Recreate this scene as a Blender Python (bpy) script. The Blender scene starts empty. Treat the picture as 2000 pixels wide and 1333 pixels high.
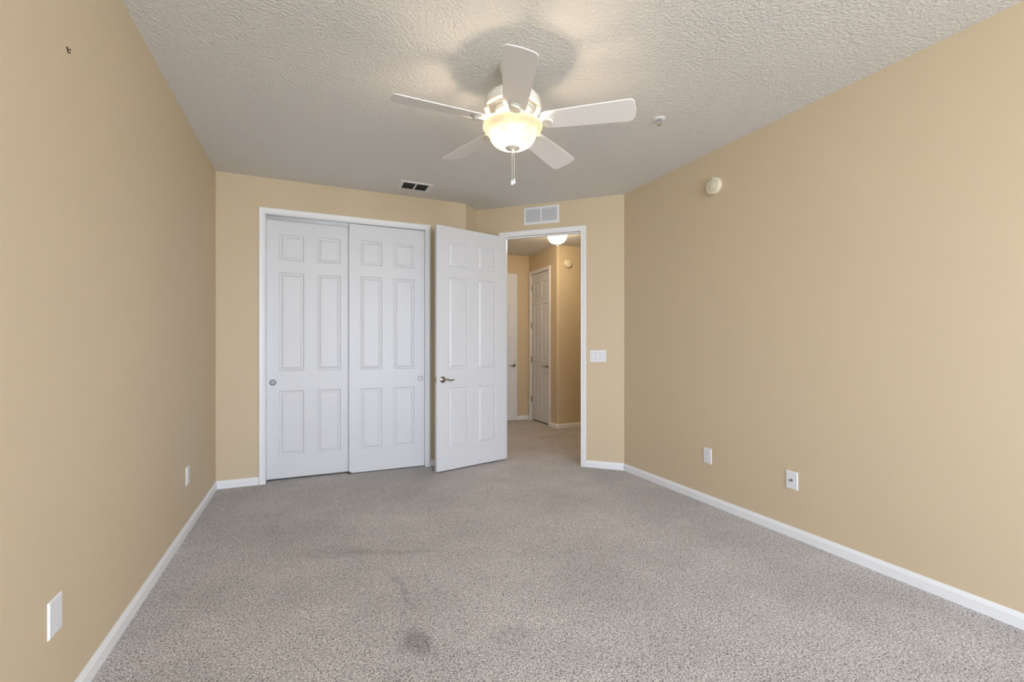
import bpy, math, random
from mathutils import Vector, Matrix

C = bpy.context.scene.collection
PI = math.pi
R = math.radians
H = 2.74                       # ceiling height

# ------------------------------------------------------------------ camera
cam_d = bpy.data.cameras.new('camera')
cam_d.sensor_width = 36.0
cam_d.lens = 16.034
cam_d.shift_y = (675.88 - 666.5) / 2000.0
cam_d.clip_start = 0.02
cam = bpy.data.objects.new('camera', cam_d)
cam.location = (0, 0, 1.2348)
cam.rotation_euler = (R(90), 0, R(-23.742))
C.objects.link(cam)
bpy.context.scene.camera = cam

# ------------------------------------------------------------------ world, daylight, exposure
vs = bpy.context.scene.view_settings
vs.view_transform = 'Standard'
vs.look = 'None'
vs.gamma = 1.0
vs.use_curve_mapping = False
vs.exposure = 0.0

SKY = 1.0
w = bpy.data.worlds.new('daylight')
bpy.context.scene.world = w
w.use_nodes = True
wn = w.node_tree
wn.nodes.clear()
wo = wn.nodes.new('ShaderNodeOutputWorld')
wb = wn.nodes.new('ShaderNodeBackground')
tc = wn.nodes.new('ShaderNodeTexCoord')
sp = wn.nodes.new('ShaderNodeSeparateXYZ')
rp = wn.nodes.new('ShaderNodeValToRGB')
mp = wn.nodes.new('ShaderNodeMapRange')
mp.inputs['From Min'].default_value = -1
mp.inputs['From Max'].default_value = 1
wn.links.new(tc.outputs['Generated'], sp.inputs[0])
wn.links.new(sp.outputs['Z'], mp.inputs['Value'])
wn.links.new(mp.outputs[0], rp.inputs[0])
el = rp.color_ramp.elements
el[0].position = 0.0; el[0].color = (0.30, 0.32, 0.36, 1)       # ground and lawn below the horizon
el[1].position = 1.0; el[1].color = (0.33, 0.42, 0.62, 1)
e = el.new(0.47); e.color = (0.86, 0.91, 1.03, 1)
e = el.new(0.53); e.color = (1.0, 1.11, 1.40, 1)
wn.links.new(rp.outputs[0], wb.inputs['Color'])
wb.inputs['Strength'].default_value = 23.8 * SKY
wn.links.new(wb.outputs[0], wo.inputs[0])

# window opening in the rear wall (behind the camera)
YB = -4.2  # unseen end of the room stretched far back so daylight falls evenly
WX0, WX1, WZ0, WZ1 = -0.10, 2.20, 0.8, 2.5
SY0, SY1, SZ0, SZ1 = -3.75, -2.15, 0.9, 2.4      # side windows added out of view behind the camera to even out the daylight
def portal(loc, rot, sx, sy):
    pd = bpy.data.lights.new('window_daylight', 'AREA')
    pd.shape = 'RECTANGLE'; pd.size = sx; pd.size_y = sy
    pd.cycles.is_portal = True
    po = bpy.data.objects.new('window_daylight', pd)
    po.location = loc; po.rotation_euler = rot
    C.objects.link(po)
portal(((WX0 + WX1) / 2, YB - 0.13, (WZ0 + WZ1) / 2), (R(90), 0, 0), WX1 - WX0, WZ1 - WZ0)
portal((-0.754 - 0.13, (SY0 + SY1) / 2, (SZ0 + SZ1) / 2), (R(90), 0, R(-90)), SY1 - SY0, SZ1 - SZ0)
portal((2.841 + 0.13, (SY0 + SY1) / 2, (SZ0 + SZ1) / 2), (R(90), 0, R(90)), SY1 - SY0, SZ1 - SZ0)

BULB = 205.0                    # radiance of the two bulbs inside the fan's bowl

# ------------------------------------------------------------------ materials
def mat(name, color, rough=0.5, metal=0.0, spec=0.5):
    m = bpy.data.materials.new(name)
    m.use_nodes = True
    b = m.node_tree.nodes['Principled BSDF']
    b.inputs['Base Color'].default_value = (*color, 1)
    b.inputs['Roughness'].default_value = rough
    b.inputs['Metallic'].default_value = metal
    b.inputs['Specular IOR Level'].default_value = spec
    return m

def nd(m, t, **kw):
    n = m.node_tree.nodes.new(t)
    for k, v in kw.items():
        setattr(n, k, v)
    return n

def lk(m, a, b):
    m.node_tree.links.new(a, b)

def coords(m):
    g = nd(m, 'ShaderNodeNewGeometry')
    return g.outputs['Position']

def add_bump(m, scale, strength, dist, detail=3, distort=0.0, ramp=None, rough=0.5):
    b = m.node_tree.nodes['Principled BSDF']
    t = nd(m, 'ShaderNodeTexNoise')
    t.inputs['Scale'].default_value = scale
    t.inputs['Detail'].default_value = detail
    t.inputs['Distortion'].default_value = distort
    t.inputs['Roughness'].default_value = rough
    lk(m, coords(m), t.inputs['Vector'])
    out = t.outputs['Fac']
    if ramp:
        r = nd(m, 'ShaderNodeMapRange')
        r.inputs['From Min'].default_value = ramp[0]
        r.inputs['From Max'].default_value = ramp[1]
        lk(m, out, r.inputs['Value'])
        out = r.outputs[0]
    bp = nd(m, 'ShaderNodeBump')
    bp.inputs['Strength'].default_value = strength
    bp.inputs['Distance'].default_value = dist
    lk(m, out, bp.inputs['Height'])
    lk(m, bp.outputs[0], b.inputs['Normal'])
    return t

def hexlin(r, g, b):
    f = lambda c: (c / 255 / 12.92) if c <= 10 else ((c / 255 + 0.055) / 1.055) ** 2.4
    return (f(r), f(g), f(b))

M_wall = mat('tan_wall_paint', (0.68, 0.553, 0.376), 0.62, spec=0.35)
add_bump(M_wall, 130, 0.25, 0.0012, 2)
M_ceil = mat('textured_ceiling_paint', hexlin(232, 230, 226), 0.85, spec=0.2)
add_bump(M_ceil, 62, 0.52, 0.005, 3, 0.4, (0.40, 0.64))
M_white = mat('white_trim_paint', hexlin(244, 244, 245), 0.35)
M_door = mat('white_door_paint', hexlin(226, 226, 228), 0.42)
t = add_bump(M_door, 60, 0.12, 0.0006, 3)
mpn = nd(M_door, 'ShaderNodeMapping')
mpn.inputs['Scale'].default_value = (4, 4, 0.25)                # embossed wood grain runs upright
lk(M_door, coords(M_door), mpn.inputs['Vector'])
lk(M_door, mpn.outputs[0], t.inputs['Vector'])
M_plate = mat('white_plastic', hexlin(238, 238, 240), 0.3)
M_fan = mat('ivory_fan_enamel', hexlin(232, 228, 218), 0.3)
M_blade = mat('white_fan_blade', hexlin(244, 241, 238), 0.4)
M_alarm = mat('cream_plastic', hexlin(232, 222, 198), 0.4)
M_dark = mat('dark_slot', (0.03, 0.03, 0.03), 0.6)
M_grey = mat('grey_gap', (0.25, 0.24, 0.23), 0.7)
M_nickel = mat('satin_nickel', (0.42, 0.40, 0.38), 0.24, 1.0)
M_chrome = mat('chrome', (0.75, 0.75, 0.76), 0.12, 1.0)
M_track = mat('aluminium_track', (0.40, 0.40, 0.40), 0.35, 1.0)
M_brown = mat('brown_plastic', (0.10, 0.05, 0.035), 0.5)
M_duct = mat('dark_duct', (0.035, 0.035, 0.03), 0.8)
M_bronze = mat('dark_bronze', (0.055, 0.035, 0.015), 0.5, 0.3)
M_brass = mat('dull_brass', (0.45, 0.36, 0.25), 0.35, 1.0)

def carpet_mat():
    m = mat('cut_pile_carpet', (0.3, 0.28, 0.26), 1.0, spec=0.05)
    b = m.node_tree.nodes['Principled BSDF']
    b.inputs['Sheen Weight'].default_value = 0.25
    b.inputs['Sheen Roughness'].default_value = 0.6
    P = coords(m)
    n1 = nd(m, 'ShaderNodeTexNoise')
    n1.inputs['Scale'].default_value = 150
    n1.inputs['Detail'].default_value = 2.5
    n1.inputs['Roughness'].default_value = 0.65
    n1.inputs['Distortion'].default_value = 0.8
    lk(m, P, n1.inputs['Vector'])
    r = nd(m, 'ShaderNodeValToRGB')
    e = r.color_ramp.elements
    e[0].position = 0.33; e[0].color = (*hexlin(72, 67, 64), 1)
    e[1].position = 0.68; e[1].color = (*hexlin(252, 247, 243), 1)
    q = e.new(0.5); q.color = (*hexlin(196, 189, 185), 1)
    lk(m, n1.outputs['Fac'], r.inputs[0])
    # brushed pile patches
    n2 = nd(m, 'ShaderNodeTexNoise')
    n2.inputs['Scale'].default_value = 1.7
    n2.inputs['Detail'].default_value = 4
    n2.inputs['Roughness'].default_value = 0.6
    lk(m, P, n2.inputs['Vector'])
    mr = nd(m, 'ShaderNodeMapRange')
    mr.inputs['From Min'].default_value = 0.3
    mr.inputs['From Max'].default_value = 0.7
    mr.inputs['To Min'].default_value = 0.83
    mr.inputs['To Max'].default_value = 1.10
    lk(m, n2.outputs['Fac'], mr.inputs['Value'])
    fac = mr.outputs[0]
    sx = nd(m, 'ShaderNodeSeparateXYZ')
    # wobble the outline of the marks
    nv = nd(m, 'ShaderNodeTexNoise')
    nv.inputs['Scale'].default_value = 14
    nv.inputs['Detail'].default_value = 3
    lk(m, P, nv.inputs['Vector'])
    vm = nd(m, 'ShaderNodeVectorMath', operation='SUBTRACT')
    vm.inputs[1].default_value = (0.5, 0.5, 0.5)
    lk(m, nv.outputs['Color'], vm.inputs[0])
    vs_ = nd(m, 'ShaderNodeVectorMath', operation='SCALE')
    vs_.inputs['Scale'].default_value = 0.09
    lk(m, vm.outputs[0], vs_.inputs[0])
    va = nd(m, 'ShaderNodeVectorMath', operation='ADD')
    lk(m, P, va.inputs[0]); lk(m, vs_.outputs[0], va.inputs[1])
    # darker marks: centre x, y, half length, half width, angle, darkness, softness
    marks = [(0.405, 1.90, 0.095, 0.055, 105, 0.36, 1.0), (0.42, 2.33, 0.15, 0.016, 92, 0.20, 1.0),
             (0.40, 2.10, 0.09, 0.012, 95, 0.10, 1.0),
             (0.14, 2.92, 0.21, 0.085, -20, 0.15, 0.6), (0.42, 2.80, 0.30, 0.028, -22, 0.12, 0.8),
             (0.78, 1.78, 0.10, 0.07, 20, 0.15, 1.0), (0.25, 1.72, 0.10, 0.04, 20, 0.12, 1.0)]
    for (cx, cy, a, bb, ang, dk, soft) in marks:
        mpp = nd(m, 'ShaderNodeMapping', vector_type='TEXTURE')
        mpp.inputs['Location'].default_value = (cx, cy, 0)
        mpp.inputs['Rotation'].default_value = (0, 0, R(ang))
        mpp.inputs['Scale'].default_value = (a, bb, 1)
        lk(m, va.outputs[0], mpp.inputs['Vector'])
        ln = nd(m, 'ShaderNodeVectorMath', operation='LENGTH')
        lk(m, mpp.outputs[0], ln.inputs[0])
        q = nd(m, 'ShaderNodeMapRange', interpolation_type='SMOOTHSTEP')
        q.inputs['From Min'].default_value = 1.0 - 0.5 * soft
        q.inputs['From Max'].default_value = 1.0 + 0.5 * soft
        q.inputs['To Min'].default_value = 1.0 - dk
        q.inputs['To Max'].default_value = 1.0
        lk(m, ln.outputs['Value'], q.inputs['Value'])
        mm = nd(m, 'ShaderNodeMath', operation='MULTIPLY')
        lk(m, fac, mm.inputs[0]); lk(m, q.outputs[0], mm.inputs[1])
        fac = mm.outputs[0]
    vmul = nd(m, 'ShaderNodeVectorMath', operation='SCALE')
    lk(m, r.outputs[0], vmul.inputs[0]); lk(m, fac, vmul.inputs['Scale'])
    lk(m, vmul.outputs[0], b.inputs['Base Color'])
    bp = nd(m, 'ShaderNodeBump')
    bp.inputs['Strength'].default_value = 0.8
    bp.inputs['Distance'].default_value = 0.006
    lk(m, n1.outputs['Fac'], bp.inputs['Height'])
    lk(m, bp.outputs[0], b.inputs['Normal'])
    return m
M_carpet = carpet_mat()

def pane_mat():
    m = bpy.data.materials.new('window_glass')
    m.use_nodes = True
    n = m.node_tree; n.nodes.clear()
    o = n.nodes.new('ShaderNodeOutputMaterial')
    t = n.nodes.new('ShaderNodeBsdfTransparent'); t.inputs[0].default_value = (0.95, 0.97, 0.96, 1)
    g = n.nodes.new('ShaderNodeBsdfGlossy'); g.inputs['Roughness'].default_value = 0.02
    mx = n.nodes.new('ShaderNodeMixShader'); mx.inputs[0].default_value = 0.06
    n.links.new(t.outputs[0], mx.inputs[1]); n.links.new(g.outputs[0], mx.inputs[2])
    n.links.new(mx.outputs[0], o.inputs[0])
    return m
M_pane = pane_mat()

def bowl_mat(name, emis, tint):
    """frosted alabaster glass lit from inside by its bulbs"""
    m = bpy.data.materials.new(name)
    m.use_nodes = True
    n = m.node_tree; n.nodes.clear()
    o = n.nodes.new('ShaderNodeOutputMaterial')
    g = n.nodes.new('ShaderNodeNewGeometry')
    t = n.nodes.new('ShaderNodeTexNoise')
    t.inputs['Scale'].default_value = 16; t.inputs['Detail'].default_value = 3; t.inputs['Distortion'].default_value = 2.5
    n.links.new(g.outputs['Position'], t.inputs['Vector'])
    r = n.nodes.new('ShaderNodeValToRGB')
    r.color_ramp.elements[0].position = 0.35; r.color_ramp.elements[0].color = (0.075, 0.062, 0.044, 1)
    r.color_ramp.elements[1].position = 0.65; r.color_ramp.elements[1].color = (0.115, 0.103, 0.082, 1)
    n.links.new(t.outputs['Fac'], r.inputs[0])
    tr = n.nodes.new('ShaderNodeBsdfTranslucent'); n.links.new(r.outputs[0], tr.inputs[0])
    di = n.nodes.new('ShaderNodeBsdfDiffuse'); n.links.new(r.outputs[0], di.inputs[0])
    gl = n.nodes.new('ShaderNodeBsdfGlossy'); gl.inputs['Roughness'].default_value = 0.25
    em = n.nodes.new('ShaderNodeEmission'); em.inputs['Strength'].default_value = emis
    em.inputs['Color'].default_value = (*tint, 1)
    m1 = n.nodes.new('ShaderNodeMixShader'); m1.inputs[0].default_value = 0.12
    n.links.new(tr.outputs[0], m1.inputs[1]); n.links.new(di.outputs[0], m1.inputs[2])
    m2 = n.nodes.new('ShaderNodeMixShader'); m2.inputs[0].default_value = 0.05
    n.links.new(m1.outputs[0], m2.inputs[1]); n.links.new(gl.outputs[0], m2.inputs[2])
    ad = n.nodes.new('ShaderNodeAddShader')
    n.links.new(m2.outputs[0], ad.inputs[0]); n.links.new(em.outputs[0], ad.inputs[1])
    n.links.new(ad.outputs[0], o.inputs[0])
    return m
M_bowl = bowl_mat('alabaster_glass', 0.48, (1.0, 0.84, 0.60))
M_dome = bowl_mat('frosted_dome_glass', 47.0, (1.0, 0.83, 0.59))

def bulb_mat(name, strength, color):
    m = bpy.data.materials.new(name)
    m.use_nodes = True
    n = m.node_tree; n.nodes.clear()
    o = n.nodes.new('ShaderNodeOutputMaterial')
    em = n.nodes.new('ShaderNodeEmission')
    em.inputs['Strength'].default_value = strength
    em.inputs['Color'].default_value = (*color, 1)
    n.links.new(em.outputs[0], o.inputs[0])
    return m

# ------------------------------------------------------------------ mesh helpers
class MB:
    def __init__(self):
        self.v, self.f, self.s = [], [], []
    def add(self, vs, fs, smooth=False):
        o = len(self.v)
        self.v += [tuple(p) for p in vs]
        for q in fs:
            self.f.append([o + i for i in q]); self.s.append(smooth)
        return self
    def box(self, a, b):
        x0, y0, z0 = a; x1, y1, z1 = b
        return self.add([(x0,y0,z0),(x1,y0,z0),(x1,y1,z0),(x0,y1,z0),(x0,y0,z1),(x1,y0,z1),(x1,y1,z1),(x0,y1,z1)],
                        [(3,2,1,0),(4,5,6,7),(0,1,5,4),(1,2,6,5),(2,3,7,6),(3,0,4,7)])
    def cbox(self, a, b, c=0.002):
        """box chamfered on every vertical and front edge"""
        x0, y0, z0 = a; x1, y1, z1 = b
        loops = []
        for (y, i) in ((y1, 0), (y0 + c, 0), (y0, c)):
            loops.append([(x0+i, y, z0+i), (x1-i, y, z0+i), (x1-i, y, z1-i), (x0+i, y, z1-i)])
        vs = [p for l in loops for p in l]; fs = [(0,1,2,3), (11,10,9,8)]
        for k in range(2):
            for j in range(4):
                a_, b_ = k*4+j, k*4+(j+1) % 4
                fs.append((a_, a_+4, b_+4, b_))
        return self.add(vs, fs)
    def prism(self, poly, z0, z1, smooth_sides=False):
        n = len(poly)
        ar = sum(poly[i][0]*poly[(i+1) % n][1] - poly[(i+1) % n][0]*poly[i][1] for i in range(n))
        if ar < 0: poly = poly[::-1]
        vs = [(x, y, z0) for x, y in poly] + [(x, y, z1) for x, y in poly]
        self.add(vs, [tuple(range(n))[::-1], tuple(range(n, 2*n))])
        o = len(self.v) - 2*n
        for i in range(n):
            j = (i+1) % n
            self.f.append([o+i, o+j, o+n+j, o+n+i]); self.s.append(False)
        return self
    def lathe(self, prof, n=48, c=(0,0,0), smooth=True, axis='z', closed=False, cap=True):
        vs, fs = [], []
        m = len(prof)
        for (r, z) in prof:
            for k in range(n):
                a = 2*PI*k/n
                if axis == 'z': p = (c[0]+r*math.cos(a), c[1]+r*math.sin(a), c[2]+z)
                elif axis == '-y': p = (c[0]+r*math.cos(a), c[1]-z, c[2]+r*math.sin(a))
                else: p = (c[0]+z, c[1]+r*math.cos(a), c[2]+r*math.sin(a))
                vs.append(p)
        for i in range(m-1 + (1 if closed else 0)):
            i2 = (i+1) % m
            for k in range(n):
                k2 = (k+1) % n
                fs.append((i*n+k, i*n+k2, i2*n+k2, i2*n+k))
        if not closed and cap:
            if prof[0][0] > 1e-6: fs.append(tuple(range(n))[::-1])
            if prof[-1][0] > 1e-6: fs.append(tuple((m-1)*n+k for k in range(n)))
        return self.add(vs, fs, smooth)
    def tube(self, pts, rad, n=10, smooth=True, flat=1.0):
        pts = [Vector(p) for p in pts]
        if not isinstance(rad, (list, tuple)): rad = [rad]*len(pts)
        vs, fs = [], []
        up = Vector((0, 0, 1))
        for i, p in enumerate(pts):
            d = (pts[min(i+1, len(pts)-1)] - pts[max(i-1, 0)]).normalized()
            a = up if abs(d.dot(up)) < 0.95 else Vector((1, 0, 0))
            s = d.cross(a).normalized(); t_ = s.cross(d).normalized()
            for k in range(n):
                g = 2*PI*k/n
                vs.append(p + s*math.cos(g)*rad[i]*flat + t_*math.sin(g)*rad[i])
        for i in range(len(pts)-1):
            for k in range(n):
                k2 = (k+1) % n
                fs.append((i*n+k, i*n+k2, (i+1)*n+k2, (i+1)*n+k))
        fs.append(tuple(range(n))[::-1]); fs.append(tuple((len(pts)-1)*n+k for k in range(n)))
        return self.add(vs, fs, smooth)
    def ball(self, c, r, n=8, m=6, sz=1.0):
        prof = [(max(r*math.sin(PI*i/m), 1e-5), -r*sz*math.cos(PI*i/m)) for i in range(m+1)]
        return self.lathe(prof, n, c)
    def map(self, fn):
        self.v = [fn(*p) for p in self.v]
        return self
    def build(self, name, m, parent=None, loc=(0,0,0), rotz=0.0, weld=True, bevel=0.0):
        me = bpy.data.meshes.new(name)
        me.from_pydata(self.v, [], self.f)
        me.polygons.foreach_set('use_smooth', self.s)
        me.materials.append(m)
        me.update()
        import bmesh
        bm = bmesh.new(); bm.from_mesh(me)
        bmesh.ops.remove_doubles(bm, verts=bm.verts, dist=1e-6)
        bmesh.ops.recalc_face_normals(bm, faces=bm.faces)
        bm.to_mesh(me); bm.free()
        if any(self.s):
            try: me.set_sharp_from_angle(angle=R(38))
            except Exception: pass
        o = bpy.data.objects.new(name, me)
        C.objects.link(o)
        o.location = loc; o.rotation_euler = (0, 0, rotz)
        if parent: o.parent = parent
        if bevel:
            bv = o.modifiers.new('bevel', 'BEVEL'); bv.width = bevel; bv.segments = 2; bv.limit_method = 'ANGLE'
        return o

def tag(o, label=None, cat=None, group=None, kind=None):
    if label: o['label'] = label
    if cat: o['category'] = cat
    if group: o['group'] = group
    if kind: o['kind'] = kind
    return o

def empty(name, loc=(0,0,0), rotz=0.0, label=None, cat=None, group=None, kind=None):
    o = bpy.data.objects.new(name, None)
    o.empty_display_size = 0.1
    C.objects.link(o)
    o.location = loc; o.rotation_euler = (0, 0, rotz)
    return tag(o, label, cat, group, kind)

def struct(name, mb, m, label, cat, parent=None, bevel=0.0):
    return tag(mb.build(name, m, parent, bevel=bevel), label, cat, kind='structure')

class Frame:
    """a wall face: t runs to the viewer's right, d out of the wall, z up"""
    def __init__(s, O, u):
        l = math.hypot(*u); s.O = O; s.u = (u[0]/l, u[1]/l); s.n = (s.u[1], -s.u[0])
    def p(s, t, z, d=0.0):
        return (s.O[0]+s.u[0]*t+s.n[0]*d, s.O[1]+s.u[1]*t+s.n[1]*d, z)
    def xy(s, t, d=0.0):
        return s.p(t, 0, d)[:2]
    def rotz(s):
        return math.atan2(s.u[1], s.u[0])
# objects for a wall are built with local x = t, y = -d (front faces -y), z up

XL, YC, XR = -0.754, 4.62, 2.841
XE = 1.497
ang = R(43.71)
J = (1.6764, 4.8073)
F_left = Frame((XL, 0), (0, 1))
F_closet = Frame((0, YC), (1, 0))
F_jog = Frame((XE, YC), (J[0]-XE, J[1]-YC))
F_entry = Frame(J, (math.cos(ang), -math.sin(ang)))
F_right = Frame((XR, 0), (0, -1))
LE = 1.611                              # length of entry wall
DY = 3.694
HX, HY1, HY0 = 3.355, 6.91, 5.95        # far hallway corner and chase
F_hfar = Frame((0, HY1), (1, 0))
F_hside = Frame((HX, 0), (0, -1))
F_hfront = Frame((0, HY0), (1, 0))
CX0, CX1, CZ = -0.375, 1.062, 2.418     # closet opening
E0, E1, EZ = 0.330, 1.178, 2.412        # entry opening along the entry wall
S0, S1, SZ = -6.835, -6.212, 2.415      # hallway closet opening, t = -Y
TH = 0.112

# ------------------------------------------------------------------ shell
struct('floor', MB().box((-1.2, YB-0.3, -0.10), (5.8, 7.2, 0.0)), M_carpet, 'speckled grey beige cut pile carpet covering the bedroom and hallway floor', 'carpet')
struct('ceiling', MB().box((-1.2, YB-0.3, H), (5.8, 7.2, H+0.1)), M_ceil, 'white knockdown textured ceiling', 'ceiling')
def side_wall(x0, x1, yend):
    b = MB()
    b.box((x0, YB-TH, 0), (x1, SY0, H)); b.box((x0, SY1, 0), (x1, yend, H))
    b.box((x0, SY0, 0), (x1, SY1, SZ0)); b.box((x0, SY0, SZ1), (x1, SY1, H))
    return b
struct('wall_left', side_wall(XL-TH, XL, 5.5), M_wall, 'tan painted wall at the left with a blank cover plate', 'wall')
struct('wall_right', side_wall(XR, XR+TH, DY+0.02), M_wall, 'long tan painted wall at the right with a round alarm', 'wall')

def arc(cx, cy, r, a0, a1, n=6):
    return [(cx+r*math.cos(R(a0+(a1-a0)*i/n)), cy+r*math.sin(R(a0+(a1-a0)*i/n))) for i in range(n+1)]
b = MB()
b.box((XL, YC, 0), (CX0-0.012, YC+TH, H))
b.box((CX0-0.012, YC, CZ+0.012), (CX1+0.012, YC+TH, H))
rr = 0.02; tn = rr*math.tan(R(46.29/2))
cc = (XE-tn, YC+rr)
b.prism([(CX1+0.012, YC)] + arc(cc[0], cc[1], rr, -90, -90+46.29) + [J, (J[0]-0.077, J[1]+0.08), (XE-0.045, YC+TH), (CX1+0.012, YC+TH)], 0, H)
struct('wall_closet', b, M_wall, 'tan painted end wall around the sliding closet with a short angled return', 'wall')
b = MB()
q = lambda t, d: F_entry.xy(t, d)
b.prism([J, q(E0-0.012, 0), q(E0-0.012, -TH), q(-0.001, -TH)], 0, H)
b.prism([q(E0-0.012, 0), q(E1+0.012, 0), q(E1+0.012, -TH), q(E0-0.012, -TH)], EZ+0.012, H)
b.prism([q(E1+0.012, 0), (XR, DY), (XR+0.08, DY+0.02), q(LE+0.03, -TH), q(E1+0.012, -TH)], 0, H)
struct('wall_entry', b, M_wall, 'tan diagonal wall holding the bedroom doorway and the return grille', 'wall')
# rear wall with window
b = MB()
b.box((XL, YB-TH, 0), (WX0, YB, H)); b.box((WX1, YB-TH, 0), (XR, YB, H))
b.box((WX0, YB-TH, 0), (WX1, YB, WZ0)); b.box((WX0, YB-TH, WZ1), (WX1, YB, H))
struct('wall_rear', b, M_wall, 'tan wall behind the camera with a wide window', 'wall')
# closet interior
b = MB(); b.box((XL, 5.3, 0), (1.5, 5.4, H)); b.box((1.40, YC+TH, 0), (1.5, 5.3, H))
struct('wall_closet_rear', b, M_wall, 'tan wall inside the closet behind the sliding doors', 'wall')
# hallway
struct('wall_hall_left', MB().box((1.50, 4.86, 0), (1.60, HY1+0.1, H)), M_wall, 'tan hallway wall hidden behind the open bedroom door', 'wall')
struct('wall_hall_far', MB().box((1.60, HY1, 0), (5.6, HY1+0.1, H)), M_wall, 'tan far wall of the hallway beside the narrow closet', 'wall')
b = MB()
rc = 0.035
b.prism([(HX, 6.212-0.012)] + arc(HX+rc, HY0+rc, rc, 180, 270, 8) + [(5.6, HY0), (5.6, HY0+TH), (HX+TH, HY0+TH), (HX+TH, 6.20)], 0, H)
b.box((HX, 6.847, 0), (HX+TH, HY1, H)); b.box((HX, 6.20, SZ+0.012), (HX+TH, 6.847, H))
b.box((4.0, HY0+TH, 0), (4.1, HY1, H))
struct('wall_hall_chase', b, M_wall, 'tan hallway wall with rounded corner and narrow closet door', 'wall')
struct('wall_hall_right', MB().box((5.6, 3.7, 0), (5.7, HY1+0.1, H)), M_wall, 'tan wall at the right end of the hallway', 'wall')
struct('wall_hall_near', MB().box((XR+0.02, 3.79, 0), (5.6, 3.89, H)), M_wall, 'tan hallway wall behind the bedroom wall', 'wall')

# window
XM = (WX0+WX1)/2
b = MB()
for (a, c_) in (((WX0, WZ0), (WX1, WZ0+0.05)), ((WX0, WZ1-0.05), (WX1, WZ1)), ((WX0, WZ0+0.05), (WX0+0.05, WZ1-0.05)), ((WX1-0.05, WZ0+0.05), (WX1, WZ1-0.05)),
                ((XM-0.025, WZ0+0.05), (XM+0.025, WZ1-0.05))):
    b.box((a[0], YB-0.09, a[1]), (c_[0], YB-0.04, c_[1]))
wf = struct('window_1', b, M_white, 'wide white framed window in the wall behind the camera', 'window')
MB().box((WX0+0.05, YB-0.067, WZ0+0.05), (XM-0.025, YB-0.063, WZ1-0.05)).build('window_pane', M_pane, wf)
MB().box((XM+0.025, YB-0.067, WZ0+0.05), (WX1-0.05, YB-0.063, WZ1-0.05)).build('window_pane', M_pane, wf)
for (nm, x, sg, side) in (('added_window_2', XL, -1, 'left'), ('added_window_3', XR, 1, 'right')):  # unseen side windows, added to lift the light on the side walls
    b = MB(); ym = (SY0+SY1)/2
    xa, xb = sorted((x+sg*0.04, x+sg*0.09))
    for (y0, y1, z0, z1) in ((SY0, SY1, SZ0, SZ0+0.05), (SY0, SY1, SZ1-0.05, SZ1), (SY0, SY0+0.05, SZ0+0.05, SZ1-0.05), (SY1-0.05, SY1, SZ0+0.05, SZ1-0.05), (ym-0.025, ym+0.025, SZ0+0.05, SZ1-0.05)):
        b.box((xa, y0, z0), (xb, y1, z1))
    o = struct(nm, b, M_white, 'white framed window added for light in the %s wall behind the camera' % side, 'window')
    xa, xb = sorted((x+sg*0.063, x+sg*0.067))
    MB().box((xa, SY0+0.05, SZ0+0.05), (xb, ym-0.025, SZ1-0.05)).build('window_pane', M_pane, o)
    MB().box((xa, ym+0.025, SZ0+0.05), (xb, SY1-0.05, SZ1-0.05)).build('window_pane', M_pane, o)
    xa, xb = sorted((x+sg*0.04, x-sg*0.05))
    MB().box((xa, SY0-0.03, SZ0-0.02), (xb, SY1+0.03, SZ0)).build('window_sill', M_white, o, bevel=0.004)
MB().box((WX0-0.03, YB-0.04, WZ0-0.02), (WX1+0.03, YB+0.05, WZ0)).build('window_sill', M_white, wf, bevel=0.004)

# ------------------------------------------------------------------ baseboards
BP = [(0.0, 0.0), (0.013, 0.0), (0.013, 0.047), (0.010, 0.053), (0.006, 0.062), (0.004, 0.068), (0.0, 0.068)]
def baseboard(name, fr, t0, t1, m0=0.0, m1=0.0, label=''):
    """m0, m1: mitre slope at each end, run per unit of thickness (positive shortens the front)"""
    vs = []
    for (t_, s, mm) in ((t0, 1, m0), (t1, -1, m1)):
        for (d, z) in BP: vs.append(fr.p(t_ + s*mm*d, z, d))
    n = len(BP)
    fs = [tuple(range(n)), tuple(range(n, 2*n))[::-1]]
    for i in range(n):
        j = (i+1) % n
        fs.append((i, i+n, j+n, j))
    struct(name, MB().add(vs, fs), M_white, label, 'baseboard')
k45 = math.tan(R(46.3/2))
baseboard('baseboard_left', F_left, YB, YC, 0, 1, 'white baseboard along the left wall')
baseboard('baseboard_closet', F_closet, XL, CX0-0.055, 1, 0, 'short white baseboard left of the sliding closet')
baseboard('baseboard_closet_right', F_closet, CX1+0.055, XE, 0, -k45, 'short white baseboard right of the closet behind the open door')
baseboard('baseboard_return', F_jog, 0, 0.2594, -k45, 1, 'tiny white baseboard on the angled return behind the open door')
baseboard('baseboard_entry_left', F_entry, 0, E0-0.055, 1, 0, 'white baseboard on the hinge side of the doorway')
baseboard('baseboard_entry', F_entry, E1+0.055, LE, 0, math.tan(R(43.71/2)), 'short white baseboard between the doorway and the right wall corner')
baseboard('baseboard_right', F_right, -DY, -YB, math.tan(R(43.71/2)), 0, 'long white baseboard along the right wall')
baseboard('baseboard_hall_far', F_hfar, 1.6, HX, 0, 1, 'short white baseboard on the far hallway wall')
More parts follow.
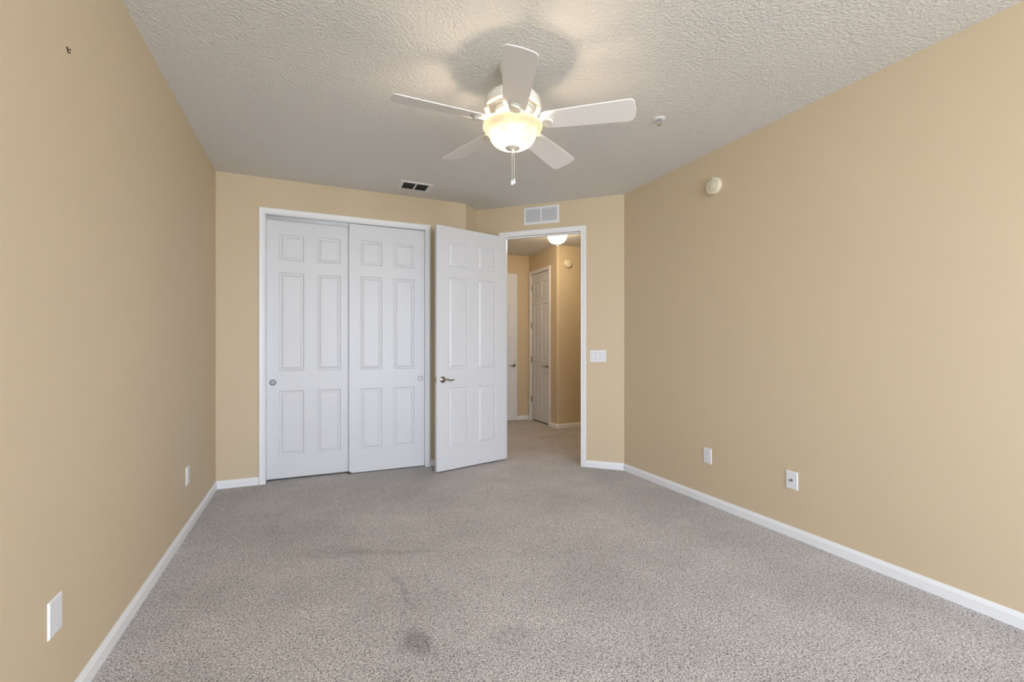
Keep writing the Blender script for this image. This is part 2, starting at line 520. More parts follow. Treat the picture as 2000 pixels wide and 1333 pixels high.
# around the rounded chase corner as one run
def swept(name, path, label):
    n = len(BP); vs, fs = [], []
    P = [Vector(p) for p in path]
    for i, p in enumerate(P):
        a = (P[i]-P[i-1]).normalized() if i else (P[1]-P[0]).normalized()
        c_ = (P[i+1]-P[i]).normalized() if i < len(P)-1 else a
        n1 = Vector((a.y, -a.x)); n2 = Vector((c_.y, -c_.x))
        m_ = (n1+n2); m_ = m_ / max(m_.dot(n1), 1e-6)
        for (d, z) in BP: vs.append((p.x+m_.x*d, p.y+m_.y*d, z))
    for k in range(len(P)-1):
        for i in range(n):
            j = (i+1) % n
            fs.append((k*n+i, (k+1)*n+i, (k+1)*n+j, k*n+j))
    fs.append(tuple(range(n))); fs.append(tuple((len(P)-1)*n+i for i in range(n))[::-1])
    struct(name, MB().add(vs, fs), M_white, label, 'baseboard')
swept('baseboard_hall_chase', [(HX, 6.212-0.052)] + arc(HX+rc, HY0+rc, rc, 180, 270, 8) + [(5.6, HY0)], 'white baseboard wrapping the rounded hallway corner')

# ------------------------------------------------------------------ casings and jambs
def casing(name, fr, t0, t1, z1, label, w_=0.053, jamb_depth=TH, stop=None):
    prof = [(0, 0), (0, 0.009), (0.006, 0.012), (0.016, 0.010), (0.022, 0.012), (0.040, 0.017), (w_-0.004, 0.017), (w_, 0.013), (w_, 0)]
    vs, fs = [], []
    n = len(prof)
    for k in range(4):
        for (s, d) in prof:
            t_ = t0-s if k < 2 else t1+s
            z = 0 if k in (0, 3) else z1+s
            vs.append(fr.p(t_, z, d))
    for k in range(3):
        for i in range(n):
            j = (i+1) % n
            fs.append((k*n+i, (k+1)*n+i, (k+1)*n+j, k*n+j))
    fs.append(tuple(range(n))); fs.append(tuple(3*n+i for i in range(n))[::-1])
    o = struct(name, MB().add(vs, fs), M_white, label, 'door trim')
    b = MB()
    e_ = 0.0118
    def bx(ta, tb, za, zb, da, db):
        b.prism([fr.xy(ta, da), fr.xy(tb, da), fr.xy(tb, db), fr.xy(ta, db)], za, zb)
    bx(t0-e_, t0, 0, z1, -jamb_depth, 0); bx(t1, t1+e_, 0, z1, -jamb_depth, 0); bx(t0-e_, t1+e_, z1, z1+e_, -jamb_depth, 0)
    b.build('jamb', M_white, o)
    if stop:
        b = MB()
        d0, d1 = stop
        bx(t0, t0+0.01, 0, z1-0.01, d0, d1); bx(t1-0.01, t1, 0, z1-0.01, d0, d1); bx(t0, t1, z1-0.01, z1, d0, d1)
        b.build('door_stop', M_white, o)
    return o
trim_closet = casing('trim_1', F_closet, CX0, CX1, CZ, 'white casing around the sliding closet doors')
trim_entry = casing('trim_2', F_entry, E0, E1, EZ, 'white casing around the open bedroom doorway', stop=(-0.075, -0.04))
trim_hall = casing('trim_3', F_hside, S0, S1, SZ, 'white casing around the narrow hallway closet door', stop=(-0.075, -0.045))
# closet header track and floor guide
b = MB()
b.box((CX0, YC+0.012, CZ-0.004), (CX1, YC+0.10, CZ))
for y in (YC+0.058, YC+0.0985):
    b.box((CX0, y-0.0012, CZ-0.034), (CX1, y+0.0012, CZ-0.004))
tag(b.build('sliding_track', M_track, trim_closet), 'grey metal sliding track')
b = MB(); b.box((0.325, YC+0.012, 0), (0.352, YC+0.105, 0.006)); b.box((0.327, YC+0.012, 0.006), (0.350, YC+0.015, 0.022)); b.box((0.327, YC+0.055, 0.006), (0.35, YC+0.058, 0.022))
tag(b.build('floor_guide', M_brown, trim_closet), 'small brown plastic floor guide')
# strike plate on the latch jamb
b = MB(); b.prism([F_entry.xy(E1-0.0012, -0.005), F_entry.xy(E1, -0.005), F_entry.xy(E1, -0.035), F_entry.xy(E1-0.0012, -0.035)], 0.86, 0.93)
tag(b.build('strike_plate', M_brass, trim_entry), 'small metal strike plate')

# ------------------------------------------------------------------ six panel doors
def leaf_mesh(w_, h_, th, stile, mid, z_off):
    pw = (w_-2*stile-mid)/2
    xs = [0, stile, stile+pw, stile+pw+mid, w_-stile, w_]
    zs = [0] + [z - z_off for z in (0.222, 0.822, 1.0, 1.912, 2.018, 2.262)] + [h_]
    rings = [(0, 0), (0.003, 0.0005), (0.010, 0.0105), (0.016, 0.0112), (0.019, 0.0108), (0.036, 0.0022), (0.040, 0.0016)]
    b = MB()
    for side in (0, 1):
        Y = (lambda d: d) if side == 0 else (lambda d: th-d)
        for i in range(5):
            for k in range(7):
                x0, x1, z0, z1 = xs[i], xs[i+1], zs[k], zs[k+1]
                if i in (1, 3) and k in (1, 3, 5):
                    vs = []
                    for (s, d) in rings:
                        vs += [(x0+s, Y(d), z0+s), (x1-s, Y(d), z0+s), (x1-s, Y(d), z1-s), (x0+s, Y(d), z1-s)]
                    fs = []
                    for r_ in range(len(rings)-1):
                        for j in range(4):
                            a_, b_ = r_*4+j, r_*4+(j+1) % 4
                            fs.append((a_, b_, b_+4, a_+4))
                    l = (len(rings)-1)*4
                    fs.append((l, l+1, l+2, l+3))
                    b.add(vs, fs)
                else:
                    b.add([(x0, Y(0), z0), (x1, Y(0), z0), (x1, Y(0), z1), (x0, Y(0), z1)], [(0, 1, 2, 3)])
    for i in range(5):
        for z in (0, h_): b.add([(xs[i], 0, z), (xs[i+1], 0, z), (xs[i+1], th, z), (xs[i], th, z)], [(0, 1, 2, 3)])
    for k in range(7):
        for x in (0, w_): b.add([(x, 0, zs[k]), (x, 0, zs[k+1]), (x, th, zs[k+1]), (x, th, zs[k])], [(0, 1, 2, 3)])
    return b

def lever(parent, x, z, sgn, th, label='satin nickel lever handle'):
    """lever set on both faces of a leaf; sgn = +1 lever points to +x"""
    for side in (-1, 1):
        y0 = 0 if side < 0 else th
        b = MB()
        ro = [(0.001, 0.014), (0.010, 0.0135), (0.018, 0.011), (0.026, 0.007), (0.031, 0.004), (0.0325, 0.0)]
        b.lathe([(r_, d) for r_, d in ro], 32, (x, 0, z), axis='-y')
        b.lathe([(0.0001, 0.050), (0.008, 0.049), (0.012, 0.044), (0.012, 0.030), (0.009, 0.022), (0.009, 0.010)], 20, (x, 0, z), axis='-y')
        pts, rad = [], []
        for i in range(15):
            u_ = i/14
            pts.append((x+sgn*(0.004+0.112*u_), -0.040-0.004*math.sin(u_*PI), z+0.004*math.sin(u_*2.4*PI)-0.004*u_))
            rad.append(0.0085*(1-0.55*u_)+0.0022*math.sin(max(0, u_-0.25)*PI*1.3) if u_ < 0.98 else 0.002)
        b.tube(pts, rad, 12)
        if side > 0: b.map(lambda X, Y, Z: (X, th-Y, Z))
        tag(b.build('lever_handle', M_nickel, parent), label)

def hinge(parent, x, z, y=0.0):
    b = MB()
    b.tube([(x, y-0.006, z-0.045), (x, y-0.006, z+0.045)], 0.0065, 12)
    b.ball((x, y-0.006, z+0.048), 0.0055); b.ball((x, y-0.006, z-0.048), 0.0055)
    b.box((x-0.016, y-0.002, z-0.045), (x+0.016, y+0.001, z+0.045))
    tag(b.build('hinge', M_nickel, parent), 'satin nickel hinge')

def door(name, loc, rotz, w_, h_, stile, mid, label, th=0.035):
    o = leaf_mesh(w_, h_, th, stile, mid, loc[2]).build(name, M_door, loc=loc, rotz=rotz)
    return tag(o, label, 'door', kind='structure')

# bedroom door, swung open past square
A = Vector((1.932, 4.545)); dang = R(15.2); DW = 0.855
B_ = A - Vector((math.cos(dang), math.sin(dang)))*DW
d1 = door('door_1', (B_.x, B_.y, 0.014), dang, DW, 2.394, 0.130, 0.112, 'white six panel bedroom door standing open with lever handle')
lever(d1, 0.066, 0.89, 1, 0.035)
b = MB().box((-0.0015, 0.005, 0.862), (0.0005, 0.030, 0.918)).box((-0.010, 0.011, 0.880), (-0.001, 0.024, 0.900))
tag(b.build('latch_plate', M_brass, d1), 'small brass coloured latch plate')
for z in (0.18, 0.85, 1.50, 2.17):
    hinge(d1, DW+0.004, z, 0.041)
# sliding closet doors
def cup_leaf(name, loc, w_, h_, label):
    return door(name, loc, 0, w_, h_, 0.100, 0.108, label)
d2 = cup_leaf('door_2', (CX0+0.001, YC+0.062, 0.018), 0.735, 2.366, 'left white six panel sliding closet door with dark round finger pull')
d3 = cup_leaf('door_3', (0.332, YC+0.019, 0.010), 0.728, 2.401, 'right white six panel sliding closet door nearest the open bedroom door')
M_pull_l = mat('brushed_nickel_pull', (0.30, 0.30, 0.30), 0.5, 1.0)
M_pull_r = mat('bright_nickel_pull', (0.60, 0.60, 0.60), 0.6, 1.0)
# hallway closet door (hinges far side, latch near side): local x along t = -Y
w4 = (S1-S0)-0.006
p4 = F_hside.xy(S0+0.003, -0.010)
d4 = door('door_4', (p4[0], p4[1], 0.022), F_hside.rotz(), w4, 2.388, 0.095, 0.085, 'narrow white six panel hallway closet door seen through the doorway')
lever(d4, w4-0.062, 0.89, -1, 0.035)
for z in (0.33, 0.98, 1.55, 2.18):
    hinge(d4, -0.002, z, 0.0)
# another hallway door leaf, standing open in front of the far wall
d5 = door('door_5', (3.098-0.762, 6.835, 0.012), 0.0, 0.762, 2.405, 0.125, 0.105, 'white hallway door leaf partly hidden behind the open bedroom door')
lever(d5, 0.762-0.058, 0.905, -1, 0.035)

# round finger pulls
def pull(parent, x, z, m, lab):
    b = MB()
    b.lathe([(0.0001, 0.0006), (0.0195, 0.0006), (0.0215, 0.0022), (0.0235, 0.0034), (0.0262, 0.0030), (0.0285, 0.0)], 40, (x, 0, z), axis='-y')
    tag(b.build('finger_pull', m, parent), lab)
pull(d2, 0.052, 0.882, M_pull_l, 'round brushed metal finger pull')
pull(d3, 0.728-0.043, 0.890, M_pull_r, 'round bright metal finger pull')

# ------------------------------------------------------------------ wall plates (local x = t, front faces -y)
def plate_root(name, fr, t_, z, label, cat, group=None):
    return empty(name, fr.p(t_, z, 0), fr.rotz(), label, cat, group)
def screw(parent, x, z, y=-0.0062, r_=0.0032, m=M_plate):
    b = MB().lathe([(0.0001, 0.0010), (r_*0.7, 0.0009), (r_, 0.0)], 14, (x, y, z), axis='-y')
    b.box((x-r_*0.8, y-0.0013, z-0.0004), (x+r_*0.8, y-0.0009, z+0.0004))
    b.build('screw', m, parent)
def outlet(fr, t_, z, label):
    r_ = plate_root('wall_outlet', fr, t_, z, label, 'outlet', 'duplex wall outlets')
    MB().cbox((-0.039, -0.006, -0.060), (0.039, -0.0002, 0.060), 0.0035).build('cover_plate', M_plate, r_)
    for s in (-1, 1):
        b = MB()
        poly = [(0.0165*math.cos(a)*1.0, 0.0165*math.sin(a)) for a in [2*PI*k/28 for k in range(28)]]
        poly = [(x, max(-0.0125, min(0.0125, y))) for x, y in poly]
        n = len(poly)
        vs = [(x, -0.0055, s*0.0205+y) for x, y in poly] + [(x, -0.0078, s*0.0205+y) for x, y in poly] 
        b.add(vs, [tuple(range(n, 2*n))] + [(i, (i+1) % n, n+(i+1) % n, n+i) for i in range(n)])
        soc = b.build('receptacle', M_plate, r_)
        b = MB()
        b.box((-0.0085, -0.0081, s*0.0205-0.0015), (-0.0065, -0.0078, s*0.0205+0.0065))
        b.box((0.0060, -0.0081, s*0.0205-0.0010), (0.0078, -0.0078, s*0.0205+0.0060))
        b.lathe([(0.0001, 0.0003), (0.0025, 0.0003), (0.0025, 0)], 12, (0, -0.0078, s*0.0205-0.0070), axis='-y')
        tag(b.build('slots', M_dark, soc), 'dark plug slots')
    screw(r_, 0, 0)
    return r_
outlet(F_left, 3.636, 0.374, 'white duplex outlet low on the left wall near the closet corner')
outlet(F_right, -2.652, 0.374, 'white duplex outlet low on the right wall nearer the doorway')
r_ = plate_root('cable_plate', F_right, -1.967, 0.367, 'white cable jack plate with metal connector low on the right wall', 'wall plate')
MB().cbox((-0.039, -0.006, -0.058), (0.039, -0.0002, 0.058), 0.0035).build('cover_plate', M_plate, r_)
b = MB().lathe([(0.0095, 0.0), (0.0095, 0.003), (0.006, 0.0032), (0.0055, 0.013), (0.004, 0.013), (0.004, 0.006), (0.0001, 0.006)], 6, (0, -0.006, 0), smooth=False, axis='-y')
tag(b.build('coaxial_connector', M_nickel, r_), 'dark metal threaded cable connector')
for z in (-0.042, 0.042): screw(r_, 0, z)
r_ = plate_root('blank_plate', F_left, 1.925, 0.371, 'white blank cover plate low on the left wall, nearest the camera', 'wall plate')
MB().cbox((-0.041, -0.006, -0.059), (0.041, -0.0002, 0.059), 0.0035).build('cover_plate', M_plate, r_)
for z in (-0.042, 0.042): screw(r_, 0, z)
# triple rocker switch
r_ = plate_root('light_switch', F_entry, 1.352, 1.131, 'white three gang rocker switch plate right of the doorway', 'light switch')
MB().cbox((-0.0815, -0.006, -0.060), (0.0815, -0.0002, 0.060), 0.0035).build('cover_plate', M_plate, r_)
for k in (-1, 0, 1):
    x = k*0.046
    b = MB()
    for (xa, xb, za, zb) in ((-0.0180, -0.0167, -0.0345, 0.0345), (0.0167, 0.0180, -0.0345, 0.0345), (-0.0180, 0.0180, 0.0333, 0.0345), (-0.0180, 0.0180, -0.0345, -0.0333)):
        b.box((x+xa, -0.0063, za), (x+xb, -0.0055, zb))
    b.build('rocker_gap', M_grey, r_)
    up = (k != 1)
    y1, y2 = (-0.0105, -0.0068) if up else (-0.0068, -0.0105)
    MB().add([(x-0.0162, -0.006, -0.0328), (x+0.0162, -0.006, -0.0328), (x+0.0162, -0.006, 0.0328), (x-0.0162, -0.006, 0.0328),
              (x-0.0162, y1, -0.0328), (x+0.0162, y1, -0.0328), (x+0.0162, y2, 0.0328), (x-0.0162, y2, 0.0328), (x-0.0162, -0.0070, 0), (x+0.0162, -0.0070, 0)],
             [(0,1,5,4),(2,3,7,6),(4,5,9,8),(8,9,6,7),(0,4,8),(0,8,3),(8,7,3),(1,9,5),(1,2,9),(9,2,6)]).build('rocker', M_plate, r_)

# ------------------------------------------------------------------ grilles
# return air grille over the doorway
g = plate_root('return_grille', F_entry, 0.755, 2.617, 'white return air grille with two louvre banks above the doorway', 'air vent')
W2, H2 = 0.194, 0.093
b = MB()
def frame_ring(b, x0, x1, z0, z1, ins, y_out, y_in, thick=0.0):
    L = [[(x0, 0, z0), (x1, 0, z0), (x1, 0, z1), (x0, 0, z1)],
         [(x0, y_out*0.35, z0), (x1, y_out*0.35, z0), (x1, y_out*0.35, z1), (x0, y_out*0.35, z1)],
         [(x0+0.006, y_out, z0+0.006), (x1-0.006, y_out, z0+0.006), (x1-0.006, y_out, z1-0.006), (x0+0.006, y_out, z1-0.006)],
         [(x0+ins, y_in, z0+ins), (x1-ins, y_in, z0+ins), (x1-ins, y_in, z1-ins), (x0+ins, y_in, z1-ins)],
         [(x0+ins, 0, z0+ins), (x1-ins, 0, z0+ins), (x1-ins, 0, z1-ins), (x0+ins, 0, z1-ins)]]
    vs = [p for l in L for p in l]; fs = []
    for k in range(4):
        for j in range(4):
            a_, b_ = k*4+j, k*4+(j+1) % 4
            fs.append((a_, b_, b_+4, a_+4))
    for j in range(4): fs.append((j, 16+j, 16+(j+1) % 4, (j+1) % 4))
    b.add(vs, fs)
frame_ring(b, -W2, W2, -H2, H2, 0.024, -0.008, -0.007)
b.box((-0.008, -0.007, -H2+0.024), (0.008, -0.0002, H2-0.024))
b.build('frame', M_plate, g)
MB().box((-W2+0.02, -0.0006, -H2+0.02), (W2-0.02, -0.0001, H2-0.02)).build('backing', M_grey, g)
b = MB()
nl = 14
for k in range(nl):
    z = -H2+0.030 + (2*H2-0.060)*k/(nl-1)
    for (xa, xb) in ((-W2+0.024, -0.008), (0.008, W2-0.024)):
        b.add([(xa, -0.0075, z-0.0048), (xb, -0.0075, z-0.0048), (xb, -0.0010, z+0.0048), (xa, -0.0010, z+0.0048),
               (xa, -0.0068, z-0.0056), (xb, -0.0068, z-0.0056), (xb, -0.0004, z+0.0040), (xa, -0.0004, z+0.0040)],
              [(0,1,2,3), (7,6,5,4), (0,4,5,1), (2,6,7,3), (0,3,7,4), (1,5,6,2)])
b.build('louvres', M_plate, g)
for sx_ in (-1, 1): screw(g, sx_*(W2-0.011), 0, -0.008)
# ceiling register: local x right, y depth, hanging from the ceiling
g = empty('ceiling_register', (0.892, 4.298, H), 0, 'white ceiling air register with two dark openings near the closet', 'air vent')
VW, VH = 0.150, 0.108
def to_ceiling(b): return b.map(lambda X, Y, Z: (X, Z, Y))     # plate facing down
b = MB(); frame_ring(b, -VW, VW, -VH, VH, 0.036, -0.009, -0.006); b.box((-0.008, -0.008, -VH+0.034), (0.008, -0.0002, VH-0.034))
to_ceiling(b).build('frame', M_plate, g)
to_ceiling(MB().box((-VW+0.03, -0.0006, -VH+0.03), (VW-0.03, -0.0001, VH-0.03))).build('duct_opening', M_duct, g)
b = MB()
for s in (-1, 1):
    for k in range(6):
        y = -VH+0.044 + (2*VH-0.088)*k/5
        xa, xb = (-VW+0.036, -0.008) if s < 0 else (0.008, VW-0.036)
        b.add([(xa, -0.010, y+0.006*1), (xb, -0.010, y+0.006*1), (xb, -0.0012, y-0.004*1), (xa, -0.0012, y-0.004*1)], [(0,1,2,3)])
        b.add([(xa, -0.010, y+0.0068*1), (xb, -0.010, y+0.0068*1), (xb, -0.0012, y-0.0032*1), (xa, -0.0012, y-0.0032*1)], [(3,2,1,0)])
tag(to_ceiling(b).build('louvres', M_duct, g), 'dark louvre blades')
b = MB().box((-VW+0.030, -0.0075, VH-0.040), (VW-0.030, -0.006, VH-0.036)); to_ceiling(b).build('deflector_rim', M_plate, g)

# ------------------------------------------------------------------ round alarms
def alarm(fr, t_, z, rad, label, m):
    r_ = plate_root('smoke_alarm', fr, t_, z, label, 'smoke alarm', 'round wall alarms')
    MB().lathe([(rad*0.93, 0.0), (rad*0.95, 0.008), (rad*0.95, 0.012)], 48, axis='-y').build('mounting_base', m, r_)
    MB().lathe([(rad*0.96, 0.010), (rad, 0.014), (rad, 0.026), (rad*0.95, 0.034), (rad*0.80, 0.038), (rad*0.60, 0.039), (rad*0.57, 0.0375), (rad*0.53, 0.0395), (0.0001, 0.041)], 56, axis='-y').build('cover', m, r_)
    b = MB()
    for (x, zz) in ((-rad*0.42, rad*0.60), (-rad*0.10, rad*0.70)):
        b.lathe([(0.0001, 0.0013), (0.0045, 0.0010), (0.0048, 0.0)], 14, (x, -0.0385, zz), axis='-y')
    tag(b.build('indicator_lights', M_dark, r_), 'two small dark dots')
    return r_
alarm(F_right, -2.579, 2.462, 0.066, 'round cream smoke alarm high on the right bedroom wall', M_alarm)
alarm(F_hfront, 3.526, 2.472, 0.062, 'round cream smoke alarm on the hallway wall beyond the doorway', M_alarm)

# nail on left wall
r_ = F_left
b = MB().lathe([(0.0012, 0.0), (0.0012, 0.008), (0.0028, 0.0085), (0.0028, 0.0098), (0.0001, 0.010)], 12, axis='-y')
b.box((-0.0022, -0.003, -0.010), (0.0022, -0.0001, 0.007)); b.box((-0.0018, -0.007, -0.0115), (0.0018, -0.002, -0.0085))
o = b.build('picture_hook', M_bronze, loc=F_left.p(2.011, 2.236, 0), rotz=F_left.rotz())
o.rotation_euler = (0, R(-38), F_left.rotz())
tag(o, 'tiny dark brown picture hook high on the left wall', 'picture hook')

# fire sprinkler
s = empty('fire_sprinkler', (2.110, 2.372, H), 0, 'small white and chrome fire sprinkler on the ceiling right of the fan', 'fire sprinkler')
MB().lathe([(0.039, 0.0), (0.039, -0.003), (0.033, -0.007), (0.017, -0.010), (0.016, -0.004), (0.0001, -0.004)], 32).build('escutcheon', M_plate, s)
b = MB().lathe([(0.0001, -0.003), (0.010, -0.004), (0.010, -0.014), (0.006, -0.018), (0.006, -0.022), (0.0001, -0.022)], 20)
for sgn in (-1, 1): b.tube([(sgn*0.008, 0, -0.012), (sgn*0.012, 0, -0.024), (sgn*0.009, 0, -0.034), (0, 0, -0.040)], 0.0022, 8)
b.lathe([(0.0001, -0.040), (0.013, -0.040), (0.016, -0.042), (0.0001, -0.0435)], 24)
tag(b.build('sprinkler_head', M_chrome, s), 'shiny chrome pendent head')

# ------------------------------------------------------------------ ceiling fan with light
FX, FY = 0.9916, 2.2468
fan = empty('ceiling_fan', (FX, FY, H), R(-110.7), 'white five blade ceiling fan with a lit glass bowl and two pull chains', 'ceiling fan')
Z = lambda z: z - H
MB().lathe([(0.0001, 0.0), (0.072, 0.0), (0.074, -0.006), (0.072, -0.018), (0.062, -0.040), (0.046, -0.062), (0.030, -0.076), (0.022, -0.080), (0.0001, -0.080)], 40).build('canopy', M_fan, fan)
MB().lathe([(0.0001, -0.076), (0.0125, -0.076), (0.0125, -0.128), (0.022, -0.130), (0.024, -0.150), (0.0001, -0.150)], 24).build('downrod', M_fan, fan)
MB().lathe([(0.0001, Z(2.604)), (0.028, Z(2.602)), (0.060, Z(2.598)), (0.100, Z(2.590)), (0.132, Z(2.575)), (0.147, Z(2.556)), (0.151, Z(2.536)), (0.151, Z(2.517)),
            (0.154, Z(2.514)), (0.154, Z(2.508)), (0.149, Z(2.504)), (0.141, Z(2.504)), (0.137, Z(2.510)), (0.118, Z(2.512)), (0.112, Z(2.500)), (0.0001, Z(2.500))], 64).build('motor_housing', M_fan, fan)
b = MB().lathe([(0.0001, Z(2.500)), (0.104, Z(2.500)), (0.110, Z(2.492)), (0.108, Z(2.480)), (0.100, Z(2.470)), (0.084, Z(2.466)), (0.074, Z(2.462)), (0.070, Z(2.440)), (0.066, Z(2.430)), (0.0001, Z(2.430))], 56)
hub = b.build('switch_housing', M_fan, fan)
b = MB()
for k in range(36):
    a = 2*PI*k/36
    c_, s_ = math.cos(a), math.sin(a)
    def P(r_, t_, z): return (r_*c_-t_*s_, r_*s_+t_*c_, Z(z))
    b.add([P(0.086, -0.0022, 2.4645), P(0.106, -0.003, 2.4735), P(0.106, 0.003, 2.4735), P(0.086, 0.0022, 2.4645),
           P(0.086, -0.0018, 2.4690), P(0.106, -0.0025, 2.4780), P(0.106, 0.0025, 2.4780), P(0.086, 0.0018, 2.4690)],
          [(0,1,2,3), (7,6,5,4), (0,4,5,1), (1,5,6,2), (2,6,7,3), (3,7,4,0)])
tag(b.build('vent_ribs', M_fan, hub), 'ring of raised cooling ribs')

PITCH = math.tan(R(14))
ZB = 2.432
def blade_outline():
    pts = []
    r0, r1 = 0.150, 0.640
    hw0, hw1 = 0.058, 0.074
    for i in range(9):                     # rounded root
        a = R(90 + 180*i/8)
        pts.append((r0+0.034+0.034*math.cos(a), hw0*math.sin(a)*(1.0 if abs(math.sin(a)) > 0.99 else 1.0)))
    n = 8
    for i in range(n+1): pts.append((r0+0.04+(r1-0.030-r0-0.04)*i/n, -(hw0+(hw1-hw0)*(i/n)**0.8)))
    for i in range(1, 7):
        a = R(-90 + 80*i/6); pts.append((r1-0.030+0.026*math.cos(a), -(hw1-0.026)+0.026*math.sin(a)))
    for i in range(1, 5): pts.append((r1-0.004+0.006*math.sin(PI*i/5), -(hw1-0.026)+2*(hw1-0.026)*i/5))
    for i in range(0, 6):
        a = R(10 + 80*i/6); pts.append((r1-0.030+0.026*math.cos(a), (hw1-0.026)+0.026*math.sin(a)))
    for i in range(n+1): pts.append((r1-0.030-(r1-0.030-r0-0.04)*i/n, (hw0+(hw1-hw0)*((n-i)/n)**0.8)))
    return pts
def make_blade(first, k, dz):
    if first is None:
        pts = blade_outline(); n = len(pts)
        b = MB()
        tz = lambda x, y: -y*PITCH
        vs = []
        for (dzz, sc) in ((-0.003, 0.985), (-0.0015, 1.0), (0.0015, 1.0), (0.003, 0.985)):
            for (x, y) in pts:
                xx = 0.395+(x-0.395)*sc; yy = y*sc
                vs.append((xx, yy, tz(xx, yy)+dzz))
        fs = [tuple(range(n))[::-1], tuple(3*n+i for i in range(n))]
        for l in range(3):
            for i in range(n):
                j = (i+1) % n
                fs.append((l*n+i, l*n+j, (l+1)*n+j, (l+1)*n+i))
        bl = b.add(vs, fs).build('blade', M_blade, fan)
        # iron: plate at hub, arm, and a round boss under the blade root
        b = MB()
        def xf(x, y, z): return (x, y, tz(x, y)+z)
        arm = [(0.078, 0.020, 0.038), (0.105, 0.016, 0.034), (0.125, 0.012, 0.022), (0.142, 0.014, 0.006), (0.158, 0.024, -0.004), (0.180, 0.034, -0.0045), (0.205, 0.036, -0.0045), (0.222, 0.026, -0.0045), (0.228, 0.012, -0.0045)]
        vs, fs = [], []
        for (x, hw, z) in arm:
            kk = min(1, max(0, (x-0.11)/0.05))
            for (yy, zz) in ((-hw, 0.0), (hw, 0.0), (hw, -0.005), (-hw, -0.005)):
                vs.append((x, yy, z+zz - yy*PITCH*kk + (-0.0 if kk else 0)))
        for i in range(len(arm)-1):
            for j in range(4):
                a_, b_ = i*4+j, i*4+(j+1) % 4
                fs.append((a_, b_, b_+4, a_+4))
        fs.append((3, 2, 1, 0)); l = (len(arm)-1)*4; fs.append((l, l+1, l+2, l+3))
        b.add(vs, fs)
        c0 = len(b.v)
        b.lathe([(0.031, -0.006), (0.031, -0.018), (0.029, -0.022), (0.022, -0.024), (0.018, -0.0225), (0.0001, -0.0235)], 36, (0.190, 0, 0))
        for i in range(c0, len(b.v)):
            x, y, z = b.v[i]; b.v[i] = xf(x, y, z)
        b.build('blade_iron', M_fan, bl)
        for (x, y) in ((0.205, 0.024), (0.205, -0.024), (0.160, 0.0)):
            b = MB().ball((x, y, -0.0105), 0.0038, 10, 6, 0.6)
            b.v = [xf(*p) for p in b.v]
            b.build('screw', M_chrome, bl)
    else:
        bl = first.copy(); C.objects.link(bl); bl.parent = fan
        for ch in list(first.children):
            c_ = ch.copy(); C.objects.link(c_); c_.parent = bl
    bl.location = (0, 0, Z(ZB) + 0.0)
    bl.rotation_euler = (0, -math.asin(dz/0.64), R(72*k))
    return bl
first = None
for k, dz in enumerate((-0.007, -0.009, -0.009, 0.012, 0.018)):
    o = make_blade(first, k, dz)
    if first is None: first = o

# glass bowl, open at the top
out = [(0.030, 2.3035), (0.060, 2.3045), (0.085, 2.312), (0.106, 2.326), (0.119, 2.345), (0.126, 2.364), (0.132, 2.377), (0.143, 2.388), (0.154, 2.397), (0.160, 2.407), (0.1605, 2.413)]
prof = [(r_, Z(z)) for r_, z in out]
bowl = MB().lathe(prof, 72, cap=False).build('glass_bowl', M_bowl, fan)
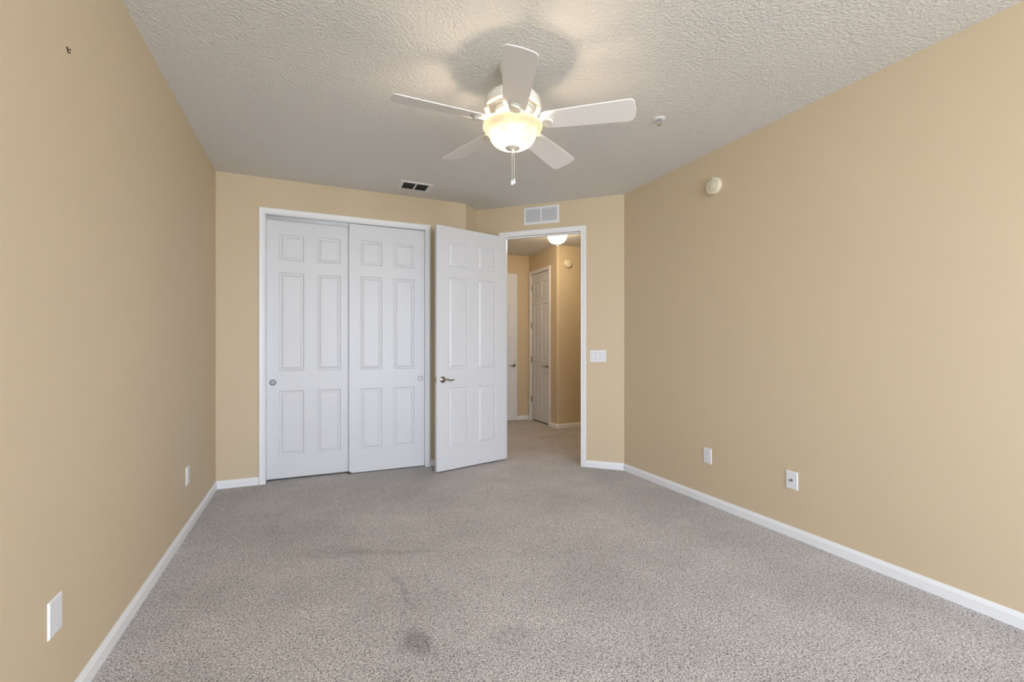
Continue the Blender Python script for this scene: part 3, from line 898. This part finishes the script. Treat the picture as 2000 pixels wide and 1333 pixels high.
# fitter pan, stem, sockets and bulbs
MB().lathe([(0.0001, Z(2.432)), (0.064, Z(2.432)), (0.066, Z(2.424)), (0.058, Z(2.412)), (0.012, Z(2.408)), (0.006, Z(2.404)), (0.006, Z(2.312)), (0.0001, Z(2.312))], 32).build('light_fitter', M_fan, fan)
M_bulb = bulb_mat('warm_bulb', BULB, (1.0, 0.80, 0.56))
for k in range(2):
    a = R(-35 + 180*k)
    cx_, cy_ = 0.040*math.cos(a), 0.040*math.sin(a)
    sock = MB().lathe([(0.0001, Z(2.412)), (0.014, Z(2.412)), (0.014, Z(2.386)), (0.0001, Z(2.386))], 16, (cx_, cy_, 0)).build('lamp_socket', M_fan, fan)
    MB().lathe([(0.008, Z(2.388)), (0.011, Z(2.380)), (0.021, Z(2.364)), (0.025, Z(2.350)), (0.021, Z(2.335)), (0.011, Z(2.328)), (0.0001, Z(2.326))], 20, (cx_, cy_, 0)).build('bulb', M_bulb, sock)
MB().lathe([(0.0001, Z(2.310)), (0.034, Z(2.3035)), (0.040, Z(2.3015)), (0.038, Z(2.298)), (0.022, Z(2.293)), (0.010, Z(2.290)), (0.008, Z(2.282)), (0.010, Z(2.277)), (0.007, Z(2.270)), (0.0001, Z(2.268))], 36).build('finial', M_fan, fan)
Rv = R(-23.742) - R(-110.7)
for k, (x, y, zt, ln) in enumerate(((-0.003, -0.004, 2.270, 0.142), (0.009, 0.002, 2.292, 0.154))):
    c_, s_ = math.cos(Rv), math.sin(Rv)
    lx, ly = x*c_-y*s_, x*s_+y*c_
    b = MB()
    n = int(ln/0.0042)
    for i in range(n): b.ball((lx, ly, Z(zt)-0.0042*i), 0.0018, 6, 4)
    b.tube([(lx, ly, Z(zt)+0.004), (lx, ly, Z(zt)-ln)], 0.0006, 5)
    ch = tag(b.build('pull_chain', M_fan, fan), 'thin beaded pull chain')
    z0 = Z(zt)-ln
    MB().lathe([(0.0001, 0.0), (0.003, -0.001), (0.004, -0.006), (0.0075, -0.018), (0.0075, -0.024), (0.005, -0.029), (0.0001, -0.030)], 16, (lx, ly, z0)).build('pull_fob', M_plate, ch)

# ------------------------------------------------------------------ hallway ceiling light
hl = empty('hallway_ceiling_light', (2.905, 5.155, H), 0, 'lit frosted dome ceiling light in the hallway beyond the doorway', 'ceiling light')
MB().lathe([(0.0001, 0), (0.150, 0), (0.152, -0.010), (0.145, -0.022), (0.120, -0.024), (0.0001, -0.024)], 48).build('ceiling_pan', M_fan, hl)
dome = [(0.020, -0.190), (0.050, -0.184), (0.078, -0.170), (0.100, -0.148), (0.116, -0.118), (0.127, -0.082), (0.138, -0.050), (0.145, -0.022)]
MB().lathe(dome, 56, cap=False).build('glass_dome', M_dome, hl)
MB().lathe([(0.0001, -0.180), (0.022, -0.190), (0.024, -0.195), (0.010, -0.201), (0.007, -0.210), (0.010, -0.216), (0.0001, -0.222)], 24).build('finial', M_fan, hl)
